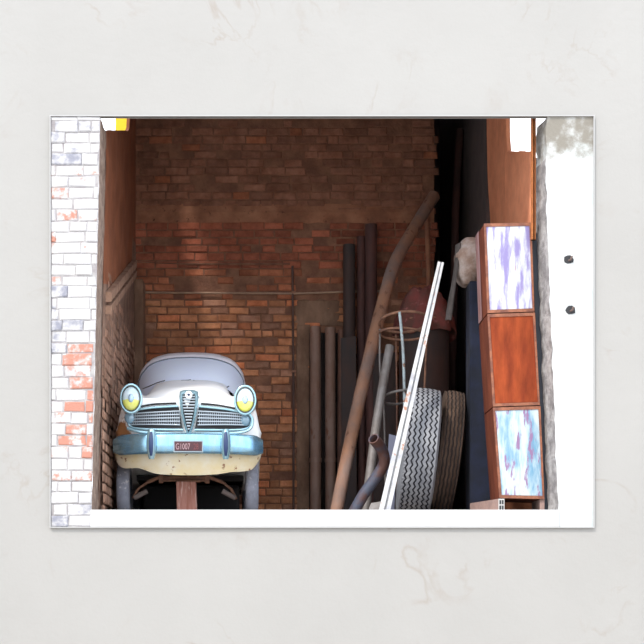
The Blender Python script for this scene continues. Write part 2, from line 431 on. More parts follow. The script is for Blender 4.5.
def lwcol(u, z, rnd):
    if z > 2.95-.1*u: return None
    if rnd.random() < .15: return None
    k = rnd.uniform(.75, 1.2)
    return (.36*k, .215*k, .155*k, 1)
p0 = Vector((xl(1.4, .6)+.012, .6, 0)); p1 = Vector((xl(1.4, 4.7)+.012, 4.7, 0))
bricks(m, Vector((p0.x, .6, 0)), p1-p0, (1, 0, 0), 0, 3.0, lambda z: (0.02, 4.0), .12, .30, .014, .012, lwcol, 21, .5)
st(m.build('wall_left', [redplaster, brickmat, M('tan_rough_render', (.27, .165, .12), (.18, .105, .075), rough=.95, scale=4, bump=.6, bscale=25, vary=.25)], origin=Vector((0, 0, 0))))
# corner post at the far end of the left wall
m = MB(); m.box((X(134, 4.8), 4.75, 0), (X(143.5, 4.8), 5.15, 3.55)); st(m.build('wall_left_corner_pilaster', greyrender, bevel=.02))
# right side wall with the gap under the roof
XW = X(533, .3)
m = MB(); rows = []
ys = [.5+3.22*i/36 for i in range(37)]
def top_r(Y): return Z(151.5, Y)+.02*noise.noise(Vector((Y*4, 2, 0))) if Y < 2.1 else Z(151.5, 2.1)+2.5*min(1, (Y-2.1)*8)
for i in range(41):
    rows.append([Vector((XW+.19*max(0, 1-i/30)+.012*noise.noise(Vector((y*2, i*.3, 9))), y, top_r(y)*i/40)) for y in ys])
m.grid([r_[::-1] for r_ in rows], 0)
m.grid([[Vector((p.x+.05, p.y, p.z)) for p in r_] for r_ in rows], 0)
m.grid([[Vector((XW+(.05 if k else 0), y, top_r(y))) for y in ys] for k in (0, 1)], 0)
m.box((XW-.002, .49, Z(240, .5)), (XW+.055, .5, top_r(.5))); m.box((XW+.19, .49, 0), (XW+.26, .5, Z(240, .5)))
st(m.build('wall_right', orangeplaster, origin=Vector((0, 0, 0))))
# side bay added to darken the right corner, its walls coloured dark as shade
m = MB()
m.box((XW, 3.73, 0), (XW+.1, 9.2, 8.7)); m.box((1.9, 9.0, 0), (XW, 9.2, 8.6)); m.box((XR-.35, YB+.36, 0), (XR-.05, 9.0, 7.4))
st(m.build('wall_added_dark_bay', dark, origin=Vector((0, 0, 0))))
# timber jamb at the front right
m = MB(); m.tube([W(533.4, 240, .2), W(533.4, 180, .2), W(533.4, 100, .2)], .029, 14); st(m.build('door_1_jamb', woodj, smooth=True, autosmooth=40))
st(m.build('door_1_jamb', woodj, bevel=.008))
m = MB(); m.box((XW+.06, .5, Z(300, .5)), (XW+.6, .6, Z(155, .4))); st(m.build('wall_right_front_return', revealg))

# ---------------------------------------------------------------- yellow awning seen through the roof gap
aw = MB(); aw.box((X(115.5, 6.0), 6.0, -2.5), (X(128, 6.0), 6.12, 7.6))
tag(aw.build('hoarding', yellow), 'yellow panel glimpsed through the gap above the left wall', 'panel')

# ---------------------------------------------------------------- car
CY = 1.0; cx = X(188, CY); cs = F/(D+CY)
paint = M('chalky_white_car_paint', (.88, .89, .90), (.80, .82, .85), rough=.35, scale=2.5, vary=.05, coat=.3)
paint_r, nt, mix, nz, ss, b = mat('white_paint_rusted_corner', (.88, .88, .88), (.80, .82, .85), rough=.38, scale=2.5, coat=.2)
N = nt.nodes; L = nt.links; cur = b.inputs['Base Color'].links[0].from_socket
tc = N.new('ShaderNodeTexCoord'); ds = N.new('ShaderNodeVectorMath'); ds.operation = 'DISTANCE'; L.new(tc.outputs['Object'], ds.inputs[0]); ds.inputs[1].default_value = (-.79, .17, Z(431, 1))
r = N.new('ShaderNodeMapRange'); L.new(ds.outputs['Value'], r.inputs[0]); r.inputs[1].default_value = 0; r.inputs[2].default_value = .26; r.inputs[3].default_value = .8; r.inputs[4].default_value = 0
a = N.new('ShaderNodeMath'); a.operation = 'ADD'; L.new(r.outputs[0], a.inputs[0]); L.new(nz(12, off=4), a.inputs[1])
L.new(mix(ss(a.outputs[0], .86, .08), cur, (.30, .13, .05)), b.inputs['Base Color'])
roofp = M('shaded_lilac_white_roof', (.84, .82, .90), (.76, .74, .82), rough=.55, scale=4)  # lilac of the roof's skylit shade put into the colour
cream = M('rust_specked_cream_paint', (.60, .50, .30), (.62, .57, .46), rough=.5, scale=3, thr=.5, c3=(.20, .08, .035), thr3=.635, scale3=12)
chrome = M('pale_blue_chrome', (.27, .46, .55), (.36, .54, .62), rough=.25, metal=.6, scale=4)
bumperm = M('sky_tinted_bumper', (.20, .44, .68), (.28, .46, .56), rough=.22, metal=.85, scale=2.2, stretch=(3, 1, 1), vary=.15)  # blue base colour stands in for reflected sky
darkchrome = M('dark_blue_rubber', (.008, .025, .09), rough=.5)
glass, nt, mix, nz, ss, b = mat('dusty_sky_tinted_glass', (.70, .77, .98), (.76, .84, .99), rough=.3, scale=2.5, soft=.3)  # sky reflection put into the pale colour of the dirty glass
b.inputs['Coat Weight'].default_value = .6
tr = nt.nodes.new('ShaderNodeBsdfTransparent'); ms = nt.nodes.new('ShaderNodeMixShader'); ms.inputs[0].default_value = .93
nt.links.new(tr.outputs[0], ms.inputs[1]); nt.links.new(b.outputs[0], ms.inputs[2]); nt.links.new(ms.outputs[0], nt.nodes['Material Output'].inputs[0])
slat = M('grille_slat', (.36, .41, .46), rough=.35, metal=.6)
lampy = M('yellow_headlight', (.60, .62, .08), (.56, .58, .16), rough=.12, scale=9, coat=1)
lampw = M('pale_headlight', (.40, .55, .60), (.50, .60, .66), rough=.12, scale=9, coat=1)
lampc = M('bulb_glass', (.36, .50, .66), rough=.15, metal=.3)
indic = M('blue_grey_lamp_glass', (.15, .25, .33), rough=.15, coat=1)
platem = M('dark_maroon_plate', (.055, .009, .014), (.035, .008, .014), rough=.5, scale=20)
platew = M('pale_plate_lettering', (.32, .2, .22), rough=.6)
tyre_c = M('bluish_grey_tyre', (.22, .23, .28), (.15, .16, .20), rough=.85, scale=6, c3=(.4, .4, .42), thr3=.62, scale3=20)
under = M('black_underbody', (.018, .017, .018), rough=.9)

def bow(dx): return .24*abs(dx/75)**4+.03*(dx/75)**2
car = empty('car', (cx, CY, 0), 'old rounded white saloon car facing out with shield grille and yellow headlights', 'car', rz=.03)
def cz(py, Y=1.0): return Z(py, Y)
def ztop(y):
    T = [(0, 404, 1.0), (.05, 399, 1.05), (.12, 394, 1.12), (.3, 388, 1.3), (.7, 384, 1.7), (1.3, 379.5, 2.3), (1.6, 379, 2.6)]
    for (a, pa, Ya), (b_, pb, Yb) in zip(T, T[1:]):
        if y <= b_:
            t = (y-a)/(b_-a); return Z(pa, Ya)*(1-t)+Z(pb, Yb)*t
    za = Z(379, 2.6)
    return za-(max(0, y-2.9))*.12
def half(y, zlow=.70):
    z = ztop(y); zf = min(1.44, Z(398, 1.0)+y*1.2) if y < .4 else 1.46+.02*min(y, 1.5)
    pts = [(0, z), (.12, z-.002), (.24, z-.012), (.36, z-.04), (.45, z-.085), (.52, min(z-.12, zf)), (.60, zf+.0), (.68, zf-.01), (.75, zf-.08), (.80, zf-.22), (.835, 1.06), (.855, 1.0), (.862, .985), (.85, .955), (.858, .85), (.862, .78), (.855, zlow)]
    return pts
m = MB(); rings = []
stations = [(0, .955), (.02, .972), (.05, .985), (.10, .993), (.18, .998), (.3, 1), (.5, 1), (.8, 1), (1.1, 1), (1.4, 1), (1.8, 1), (2.3, 1), (2.8, 1), (3.2, .99), (3.5, .97), (3.7, .92), (3.8, .82)]
for y, sc in stations:
    zl = Z(452, 1) if y < .35 else (.72 if y < 1.3 else .50)
    hp = half(y, zl)
    hp = [(p.x, p.y) for p in smoothpath([(a, b_, 0) for a, b_ in hp], 3)]
    zc = 1.05
    full = [(-a*sc, zc+(b_-zc)*(sc if b_ > zc else 1)) for a, b_ in hp[::-1]]+[(a*sc, zc+(b_-zc)*(sc if b_ > zc else 1)) for a, b_ in hp[1:]]
    rings.append([Vector((cx+a, CY+y+bow(a*cs)*max(0, 1-y/.4), b_)) for a, b_ in full])
m.grid(rings, 0, True)
# nose face as fan rows from the ring to the middle line
def face_fill(m, ring, mi, flip):
    n = len(ring); h_ = n//2
    rows = []
    for k in range(17):
        t = k/16
        row = []
        for i in range(h_+1):
            p = ring[h_-i]*(1-t)+ring[h_+i]*t
            if not flip: p.y = CY+bow((p.x-cx)*cs)-.012*(1-abs(2*t-1)**2.5)
            row.append(p)
        rows.append(row)
    m.grid(rows, mi)
face_fill(m, rings[0], 0, False); face_fill(m, rings[-1], 0, True)
m.build('body', paint_r, car, smooth=True, autosmooth=55)
# headlight pods (fender nacelles)
lights = [(131.5, 399.5), (245, 400.5)]
for lx, ly in lights:
    m = MB(); rows = []
    for y, k, dz in ((-.015, .93, 0), (.0, 1.0, 0), (.06, 1.02, 0), (.2, 1.0, -.02), (.5, .86, -.05), (.9, .66, -.09), (1.3, .4, -.13)):
        rx, rz_ = .128*k, .172*k
        rows.append([Vector((X(lx, 1.0)+rx*math.cos(q), .97+y, Z(ly, 1.0)+dz+rz_*math.sin(q))) for q in [2*math.pi*i/32 for i in range(32)]])
    m.grid(rows, 0, True); m.cap(rows[0], 0); m.cap(rows[-1], 0, True)
    m.build('fender_pod', paint, car, smooth=True, autosmooth=50)
    def ell(rx, rz_, y, cx_=X(lx, 1.0), cz_=Z(ly, 1.0), n=36): return [Vector((cx_+rx*math.cos(2*math.pi*i/n), y, cz_+rz_*math.sin(2*math.pi*i/n))) for i in range(n)]
    hl = MB(); hl.grid([ell(.128, .172, .955), ell(.132, .178, .94), ell(.126, .170, .922), ell(.112, .155, .925)], 0, True)
    hlo = hl.build('headlight', chrome, car, smooth=True)
    g_ = MB(); g_.grid([ell(.112, .155, .924), ell(.102, .142, .921), ell(.096, .132, .945)], 0, True); gk = g_.build('gasket', M('gasket', (.05, .06, .06), rough=.5), hlo)
    le = MB(); rs_ = []
    for k in range(8):
        f_ = math.sin((8-k)/8*math.pi/2) if k else 1
        f_ = 1-k/8
        rs_.append(ell(.098*f_, .134*f_, .935-.035*math.sqrt(1-f_*f_)))
    n = 36
    vs_ = [p for r_ in rs_ for p in r_]+[Vector((X(lx, 1.0), .90, Z(ly, 1.0)))]
    ct = len(vs_)-1
    for i in range(7):
        for j in range(n):
            k = (j+1) % n; f4 = (i*n+j, i*n+k, (i+1)*n+k, (i+1)*n+j)
            zc_ = sum(vs_[q].z for q in f4)/4; le.f.append(list(f4)); le.m.append(1 if zc_ < Z(ly, 1.0)-.012 else 0)
    for j in range(n): le.f.append([7*n+j, 7*n+(j+1) % n, ct]); le.m.append(0)
    le.v = vs_; le.c = [(1, 1, 1, 1)]*len(vs_)
    le.build('lens', [lampw, lampy], hlo, smooth=True)
    bb = MB(); bb.grid([ell(.032, .05, .905), ell(.030, .046, .893), ell(.018, .03, .888), ell(.001, .001, .886)], 0, True); bb.build('bulb', lampc, hlo, smooth=True)
    # little brow shade
# valance under the bumper
m = MB(); rows = []
hv = [(-74, 452), (-74, 456), (-71, 463), (-64, 467), (-50, 467.5), (-40, 471), (-28, 474), (0, 475), (28, 474), (42, 471.5), (54, 470.5), (64, 468), (70, 461), (73, 455), (73, 452)]
hv = [(p.x, p.y) for p in smoothpath([(a, b_, 0) for a, b_ in hv], 4)]
def bow_(dx): return .26*abs(dx/75)**5+.03*(dx/75)**2
for k in range(9):
    t = k/8; row = []
    for dx, py in hv:
        pz = 448+(py-448)*t
        row.append(Vector((cx+dx/cs, .985+bow(dx)+.05*t**2+.0, Z(pz, 1.0))))
    rows.append(row)
rows.append([p+Vector((0, .12, .03)) for p in rows[-1]])
rows.append([Vector((p.x, 1.5, p.z+.06)) for p in rows[-1]])
m.grid(rows[::-1], 0)
va = m.build('valance', cream, car, smooth=True, autosmooth=60); va['label'] = 'cream valance panel peppered with rust holes'
# bumper
m = MB(); rows = []
for i in range(49):
    dx = -75.5+151*i/48; y = .885+bow(dx)*.9; row = []
    taper = 1-.35*max(0, abs(dx)-68)/8
    for k in range(13):
        a = -math.pi/2+math.pi*k/12
        prof = .055*math.cos(a)**.7 if math.cos(a) > 0 else 0
        row.append(Vector((cx+dx/cs, y-prof, Z(444.3+abs(dx)*.01, 1.0)+.118*taper*math.sin(a))))
    rows.append(row)
m.grid([list(r_) for r_ in rows], 0)
bk = [[Vector((r_[0].x, r_[0].y+.0, r_[0].z)), Vector((r_[-1].x, r_[-1].y, r_[-1].z))] for r_ in rows]
m.grid([[b_[1], b_[0]] for b_ in bk], 0)
for sgn in (-1, 1): pass
bp = m.build('bumper', bumperm, car, smooth=True, autosmooth=60); bp['label'] = 'chrome bumper coloured blue for reflected sky'
for bx in (151.5, 225.5):
    m = MB(); rows = []
    for i in range(13):
        t = i/12; py = 430+30*t; wd_ = .058*math.sin(math.pi*(.12+.80*t))**.5; dp = .09*math.sin(math.pi*(.08+.84*t))**.6
        rows.append([Vector((X(bx, .9)+wd_*math.cos(q), .835-dp*math.sin(q), Z(py, .9))) for q in [math.pi*k/10 for k in range(11)]])
    m.grid(rows, 0); ov = m.build('overrider', chrome, car, smooth=True)
    m = MB(); rows = []
    for i in range(11):
        t = i/10; py = 433+24*t; wd_ = .026*math.sin(math.pi*(.1+.8*t))**.6; dp = .09*math.sin(math.pi*(.14+.72*t))**.6
        rows.append([Vector((X(bx, .9)+wd_*math.cos(q), .829-dp-.008*math.sin(q), Z(py, .9))) for q in [math.pi*k/6 for k in range(7)]])
    m.grid(rows, 0); m.build('rubber_strip', darkchrome, ov, smooth=True)
# number plate
m = MB(); pa, pb = W(174, 451, .80), W(201.5, 441.5, .80)
m.box((pa.x, .795, pa.z), (pb.x, .81, pb.z)); pl = m.build('number_plate', platem, car, bevel=.004)
m = MB()
for a_, b_ in (((pa.x-.012, .80, pa.z-.012), (pa.x, .86, pb.z+.012)), ((pb.x, .80, pa.z-.012), (pb.x+.012, .86, pb.z+.012)), ((pa.x, .80, pa.z-.012), (pb.x, .86, pa.z)), ((pa.x, .80, pb.z), (pb.x, .86, pb.z+.012))): m.box(a_, b_)
m.build('plate_surround', M('grey_plate_surround', (.22, .28, .33), rough=.4), pl)
def text(body, size, loc, material, parent, name, sx=1.0):
    cu = bpy.data.curves.new('t', 'FONT'); cu.body = body; cu.size = size; cu.extrude = .002; cu.align_x = 'LEFT'
    t = bpy.data.objects.new('t', cu); COL.objects.link(t)
    dg = bpy.context.evaluated_depsgraph_get(); me = bpy.data.meshes.new_from_object(t.evaluated_get(dg)); bpy.data.objects.remove(t)
    q = MB(); q.add([Vector((loc[0]+v.co.x*sx, loc[1]-v.co.z, loc[2]+v.co.y)) for v in me.vertices], [list(p.vertices) for p in me.polygons])
    return q.build(name, material, parent)
text('G1007', .098, (pa.x+.012, .791, pa.z+.018), platew, pl, 'lettering', .62)
text('28', .098, (pa.x+.215, .791, pa.z+.018), M('red_plate_lettering', (.14, .03, .035), rough=.6), pl, 'lettering', .62)

# side grilles
def grille(side):
    # outline in photo px, clockwise from inner top
    if side < 0: P = [(178.5, 406.3), (150, 408), (134, 410.5), (128, 414), (128, 423), (133, 427.5), (150, 429.5), (183, 430)]
    else: P = [(199, 406.5), (225, 409), (242, 412), (249.5, 416), (250, 424), (244, 428.5), (225, 430), (194.5, 430)]
    Yg = .955
    def bw(px): return bow(px-188)*.8
    g_ = MB(); ring = [W(a, b_, Yg)+Vector((0, bw(a)-.009, 0)) for a, b_ in P]
    g_.cap(ring if side > 0 else ring[::-1], 0)
    root = g_.build('side_grille', black, car)
    m = MB(); m.tube([W(a, b_, Yg)+Vector((0, bw(a)-.018, 0)) for a, b_ in [(p.x, p.y) for p in smoothpath([(a, b_, 0) for a, b_ in P], 4)]], .014, 8)
    m.build('grille_frame', chrome, root, smooth=True)
    a0, a1 = (129, 180) if side < 0 else (197.5, 247)
    b_ = MB()
    for k in range(5):
        t = k/4
        pts = []
        for j in range(9):
            px = a0+(a1-a0)*j/8; fr = (px-a0)/(a1-a0) if side < 0 else 1-(px-a0)/(a1-a0)
            top = 413.5-2.2*fr; bot = 424.2+.8*fr
            pts.append(W(px, top+(bot-top)*t, Yg)+Vector((0, bw(px)-.02, 0)))
        b_.tube(pts, .0085, 6)
    b_.build('grille_bar', slat, root, smooth=True)
    v_ = MB(); nn = 23
    for j in range(nn):
        px = a0+2+(a1-a0-3)*j/(nn-1); fr = (px-a0)/(a1-a0) if side < 0 else 1-(px-a0)/(a1-a0)
        v_.tube([W(px, 413.2-2.2*fr, Yg)+Vector((0, bw(px)-.012, 0)), W(px, 424.2+.8*fr, Yg)+Vector((0, bw(px)-.012, 0))], .0045, 5)
    v_.build('grille_upright', slat, root)
    # lamp at the outer end
    lx, ly = (129.5, 417) if side < 0 else (245.5, 419)
    m = MB(); c_ = W(lx, ly, Yg); o_ = bw(lx)
    rr = [(.062, 0), (.062, -.03), (.050, -.042), (.03, -.06), (.001, -.068)]
    m.grid([[Vector((c_.x+r_*math.cos(q), Yg+o_+y, c_.z+1.15*r_*math.sin(q))) for q in [2*math.pi*i/24 for i in range(24)]] for r_, y in rr], 0, True)
    m.build('side_lamp', indic, car, smooth=True)
grille(-1); grille(1)
m = MB(); m.tube(smoothpath([W(127, 428, .93)+Vector((0, .05, 0)), W(140, 432, .93), W(165, 433.5, .915), W(188, 434, .91), W(212, 433.5, .915), W(238, 432.5, .93), W(250, 428, .93)+Vector((0, .05, 0)), W(252.5, 419, .93)+Vector((0, .05, 0)), W(249, 413, .93)+Vector((0, .05, 0))], 5), .017, 8)
m.build('lower_trim_bar', chrome, car, smooth=True)
# centre shield grille
def shield(k, off=0):
    H = [(0, 388.5), (5.5, 388.8), (9.2, 390.5), (9.6, 396), (9.2, 404), (7.6, 414), (5.2, 424), (2.6, 432), (0, 437)]
    pts = [(a*k, 411+(b_-411)*(k*.5+.5 if k < 1 else 1)) for a, b_ in H]
    full = pts+[(-a, b_) for a, b_ in pts[-2:0:-1]]
    def yy(py): return .92+max(0, (402-py))*.008
    return [W(188.5+a, b_, .92)+Vector((0, yy(b_)-.92+off, 0)) for a, b_ in full]
m = MB(); o1 = shield(1.0, .06); o2 = shield(1.0, -.01); o3 = shield(.80, -.026); o4 = shield(.67, -.008); o5 = shield(.65, .03)
m.grid([o1, o2, o3, o4, o5], 0, True); sh = m.build('shield_grille', chrome, car, smooth=True, autosmooth=60)
m = MB(); m.cap(shield(.68, .022), 0); m.build('grille_backing', black, sh)
m = MB()
for k in range(13):
    py = 393+k*3.0
    hw = 6.1 if py < 405 else 6.1*(1-(py-405)/29.0)
    if hw > .6:
        a = W(188.5-hw, py, .92); b_ = W(188.5+hw, py, .92); o_ = max(0, 402-py)*.008
        m.tube([a+Vector((0, o_-.002, 0)), b_+Vector((0, o_-.002, 0))], .0085, 6)
m.build('grille_bar', slat, sh)
m = MB(); c_ = W(188.5, 394.5, .92)
m.grid([[Vector((c_.x+r_*math.cos(q), .965+y, c_.z+r_*1.1*math.sin(q))) for q in [2*math.pi*i/24 for i in range(24)]] for r_, y in ((.042, 0), (.042, -.02), (.034, -.028), (.001, -.03))], 0, True)
bd = m.build('badge', M('badge_white', (.85, .87, .88), rough=.3), sh, smooth=True)
m = MB(); c2 = c_+Vector((0, .012, .0))
m.box((c_.x-.006, .925, c_.z-.016), (c_.x+.006, .9345, c_.z+.016)); m.box((c_.x-.018, .925, c_.z-.006), (c_.x+.018, .9345, c_.z+.006)); m.build('badge_emblem', darkchrome, bd)
# dark shut-line groove above the grilles
for P in ([(140, 406.5), (155, 404.2), (176, 403.2)], [(201, 403.5), (218, 405), (240, 409)]):
    m = MB(); m.tube(smoothpath([W(a, b_, .975)+Vector((0, bow(a-188)*.4, 0)) for a, b_ in P], 5), .012, 6); m.build('bonnet_gap', black, car, smooth=True)

# cabin, windscreen
def outl(P, Y0, Y1):   # half outline -> full, Y grows toward the sides
    hp = [(p.x, p.y) for p in smoothpath([(a, b_, 0) for a, b_ in P], 4)]
    mx = hp[-1][0]
    f_ = [(-a, b_) for a, b_ in hp[::-1]]+hp[1:]
    return [Vector((cx+a, Y0+(Y1-Y0)*(abs(a)/mx)**2.2, b_)) for a, b_ in f_]
B0 = outl([(0, 1.745), (.26, 1.735), (.45, 1.67), (.58, 1.57), (.66, 1.48), (.72, 1.38)], 2.28, 2.72)
H0 = outl([(0, 2.165), (.28, 2.150), (.50, 2.095), (.615, 2.0), (.675, 1.87), (.72, 1.62)], 2.86, 2.98)
H1 = outl([(0, 2.25), (.28, 2.235), (.50, 2.17), (.62, 2.06), (.69, 1.90), (.74, 1.45)], 3.2, 3.2)
H2 = outl([(0, 2.285), (.28, 2.27), (.50, 2.20), (.62, 2.08), (.69, 1.91), (.745, 1.45)], 3.6, 3.6)
H3 = outl([(0, 2.20), (.28, 2.18), (.48, 2.10), (.60, 1.98), (.67, 1.84), (.73, 1.45)], 4.1, 4.1)
H4 = outl([(0, 1.75), (.26, 1.73), (.45, 1.67), (.56, 1.6), (.64, 1.53), (.68, 1.42)], 4.5, 4.4)
rows = []
for k in range(9):
    t = k/8; bul = .05*math.sin(math.pi*t)
    rows.append([a.lerp(b_, t)+Vector((0, -bul*(1-((i-20)/20)**2), 0)) for i, (a, b_) in enumerate(zip(B0, H0))])
n = len(B0)
inwin = lambda i, j: 0 <= i <= 6 and 4 <= j < n-5
m = MB(); m.grid(rows, 0, skip=inwin); m.grid([H0, H1, H2, H3, H4], 0)
m.build('cabin', roofp, car, smooth=True, autosmooth=50)
m = MB(); m.grid([[p+Vector((0, .012, 0)) for p in r_[4:n-4]] for r_ in rows[:8]], 0)
ws = m.build('windscreen', glass, car, smooth=True); ws['label'] = 'dusty windscreen tinted with sky reflection'
m = MB(); m.tube([rows[i][4] for i in range(0, 8)]+[rows[7][j] for j in range(5, n-5)]+[rows[i][n-5] for i in range(7, -1, -1)], .0085, 6); m.build('gasket', M('windscreen_seal', (.10, .12, .16), rough=.6), ws)
def wiper(P, root):
    m = MB(); m.tube(smoothpath([W(a, b_, Y) for a, b_, Y in P], 4), .007, 6); m.build('wiper', M('wiper_black', (.04, .04, .05), rough=.5), car)
wiper([(196, 380.5, 2.2), (205, 382.5, 2.2), (216, 385.5, 2.22), (226, 388.5, 2.26), (232, 386, 2.34)], car)
wiper([(168, 380.5, 2.2), (160, 383, 2.2), (152, 386.5, 2.24), (146, 389, 2.3)], car)
m = MB(); m.tube([W(184, 380.6, 2.2), W(190, 380.2, 2.2), W(194, 379.6, 2.2)], .006, 6); m.build('bonnet_vent', M('vent_grey', (.2, .22, .25), rough=.5), car)
# interior: seats and steering wheel seen faintly through the dusty, sky-tinted glass
m = MB()
for sx_ in (-.34, .34): m.box((cx+sx_-.25, 3.35, .9), (cx+sx_+.25, 3.5, 1.75))
m.build('seat', under, car, bevel=.05)
# floor pan
m = MB(); m.box((cx-.66, 2.2, .50), (cx+.66, 4.6, .56)); m.box((cx-.60, 1.25, .74), (cx+.60, 2.3, .80)); m.build('floor_pan', under, car)
m = MB(); m.box((cx-.62, 2.9, .10), (cx+.62, 3.7, .5)); m.build('fuel_tank', under, car, bevel=.04)
# wheels
for wx, ww in ((126.5, .155), (253.5, .155)):
    for Y in (1.75, 4.15):
        xx = X(wx, 1.75); m = MB(); R = .345; prof = [(-.5, .62), (-.5, .8), (-.48, .92), (-.36, .99), (0, 1.0), (.36, .99), (.48, .92), (.5, .8), (.5, .62)]
        m.grid([[Vector((xx+a*ww, Y+R*b_*math.cos(q), R+R*b_*math.sin(q))) for a, b_ in prof] for q in [2*math.pi*i/48 for i in range(49)]], 0)
        for a_ in (-.12, .12): pass
        wo = m.build('wheel', tyre_c, car, smooth=True)
        m = MB(); m.tube([Vector((xx-.05, Y, R)), Vector((xx+.05, Y, R))], R*.62, 24); m.build('rim', rustiron, wo, smooth=True, autosmooth=40)
# front suspension
m = MB(); Yf = 1.72
m.tube([W(150, 482, Yf), W(161, 477.5, Yf), W(212, 477.5, Yf), W(224, 482, Yf)], .022, 8)
m.tube([W(163, 480.5, Yf), W(210, 480.5, Yf)], .016, 8)
for bx in (163, 209): m.box(tuple(W(bx-2.2, 483, Yf-.03)), tuple(W(bx+2.2, 475, Yf)+Vector((0, .05, 0))))
for P in ([(161, 478), (150, 482), (140, 489), (135, 498)], [(212, 478), (224, 482), (233, 489), (238, 499)]):
    m.tube([W(a, b_, Yf) for a, b_ in P], .016, 8)
m.build('front_suspension', rustiron, car, smooth=True, autosmooth=40)
for a_, b_ in (((136, 498), (149, 491)), ((224, 491), (237, 498))):
    m = MB(); m.tube([W(a_[0], a_[1], Yf-.05), W(b_[0], b_[1], Yf-.05)], .030, 8); m.build('suspension_arm', M('dull_arm', (.16, .13, .12), rough=.6), car, smooth=True, autosmooth=40)
# wooden prop
m = MB(); Yp = 1.55; m.hexa([W(177, 512, Yp), W(197, 512, Yp), W(197, 512, Yp)+Vector((0, .22, 0)), W(177, 512, Yp)+Vector((0, .22, 0))], [W(176, 481.5, Yp), W(195.5, 481.5, Yp), W(195.5, 481.5, Yp)+Vector((0, .22, 0)), W(176, 481.5, Yp)+Vector((0, .22, 0))])
for v in m.v:
    if v.z < .1: v.z = 0
pr = empty('wooden_prop', W(187, 515, Yp+.1).xy.to_3d(), 'pinkish wooden block propping up the front of the car', 'prop')
m.build('block', woodp, pr, bevel=.008)
m = MB(); m.box((X(179, Yp), Yp+.02, Z(481.5, Yp)), (X(200, Yp), Yp+.2, Z(480.4, Yp))); m.box((X(184, Yp), Yp+.06, Z(480.4, Yp)), (X(196, Yp), Yp+.12, Z(479.6, Yp))); m.build('packing_plate', rustiron, pr, bevel=.004)

# ---------------------------------------------------------------- battens on the left wall
for (a, b_, wd_, lab) in (((105.5, 297, .75), (133, 264, 4.3), .06, 'upper of two tan timber battens slanting across the left wall'),
                     ((104.5, 310, .75), (134, 274, 4.3), .05, 'lower of two tan timber battens slanting across the left wall')):
    m = MB(); A = W(*a); B = W(*b_)
    A.x = xl(A.z, A.y)+.03; B.x = xl(B.z, B.y)+.03
    n_ = 14; rows = []
    for i in range(n_+1):
        p = A.lerp(B, i/n_); j = Vector((0, 0, .012*noise.noise(Vector((i*.7, wd_*50, 0)))))
        rows.append([p+Vector((-.02, 0, -wd_))+j, p+Vector((.045, 0, -wd_*.9))+j, p+Vector((.05, 0, wd_*.9))+j, p+Vector((-.02, 0, wd_))+j])
    m.grid(rows, 0, True); m.cap(rows[0], 0); m.cap(rows[-1], 0, True)
    tag(m.build('wall_batten', woodb, bevel=.006), lab, 'batten', 'battens on the left wall')

# ---------------------------------------------------------------- conduit on the back wall
m = MB(); m.tube([W(134, 292.5, YB-.05), W(294, 293.5, YB-.05), W(345, 292, YB-.05), W(392, 291, YB-.05)], .016, 8)
tag(m.build('conduit_pipe', M('tan_conduit', (.36, .23, .15), (.26, .16, .11), rough=.6, scale=5), smooth=True), 'thin tan conduit running level across the back brick wall', 'pipe')
cv = empty('drain_pipe', (X(293.5, YB), YB-.05, 0), 'thin dark vertical pipe fixed to the back wall right of the car', 'pipe')
m = MB(); m.tube([Vector((X(293.5, YB), YB-.05, 0)), W(293.5, 400, YB-.05), W(292.5, 266, YB-.05)], .017, 8); m.build('pipe', M('dark_iron_conduit', (.10, .05, .035), (.07, .04, .035), rough=.7, scale=4), cv, smooth=True)
for py in (293, 372): m = MB(); m.box((X(293.5, YB)-.028, YB-.075, Z(py, YB)-.015), (X(293.5, YB)+.028, YB, Z(py, YB)+.015)); m.build('clamp', rustiron, cv)

# ---------------------------------------------------------------- pipes standing and leaning at the back
def pipe(name, P, r, material, label, cat='pipe', group=None, hollow=.15, n=14, smooth=True, jit=0, collar=None, base=True, hr=None):
    pts = [W(*p) for p in P]
    if base: pts[0].z = r*.4 if abs(pts[0].x-pts[1].x) > .05 else 0
    m = MB(); pts2 = smoothpath(pts, 5) if smooth and len(pts) > 2 else pts
    if jit:   # subdivide
        q = []
        for a, b_ in zip(pts2, pts2[1:]):
            k = max(1, int((b_-a).length/.12)); q += [a.lerp(b_, i/k) for i in range(k)]
        pts2 = q+[pts2[-1]]
    rr = r if hr is None else [r+(hr-r)*i/(len(pts2)-1) for i in range(len(pts2))]
    if collar:
        root = empty(name, pts[0], label, cat, group)
        m.tube(pts2, rr, n, hollow=hollow, jit=jit); m.build('shaft', material, root, smooth=True, autosmooth=45)
        for t in collar:
            k = int(t*(len(pts2)-1)); p = pts2[k]; d_ = (pts2[min(k+1, len(pts2)-1)]-pts2[max(k-1, 0)]).normalized()
            c_ = MB(); c_.tube([p-d_*.03, p+d_*.03], r*1.14, n); c_.build('collar', material, root, smooth=True, autosmooth=45)
        return root
    m.tube(pts2, rr, n, hollow=hollow, jit=jit)
    return tag(m.build(name, material, smooth=True, autosmooth=45), label, cat, group)
pipe('stovepipe', [(315.5, 516, 4.85), (315.5, 460, 4.87), (315.2, 327, 4.95)], .078, greypipe, 'leftmost upright grey-brown pipe against the back wall, just right of the thin dark one', jit=.02, collar=[.35])
pipe('stovepipe', [(330.5, 516, 4.85), (330.5, 460, 4.87), (330.2, 328, 4.95)], .074, greypipe, 'second upright grey-brown pipe from the left against the back wall', jit=.02, collar=[.35])
pipe('stovepipe', [(340.5, 515, 4.93), (340.5, 430, 4.94), (341, 330, 4.98)], .045, rustpipe, 'slim short rusty pipe between the grey-brown pipes and the tall black one')
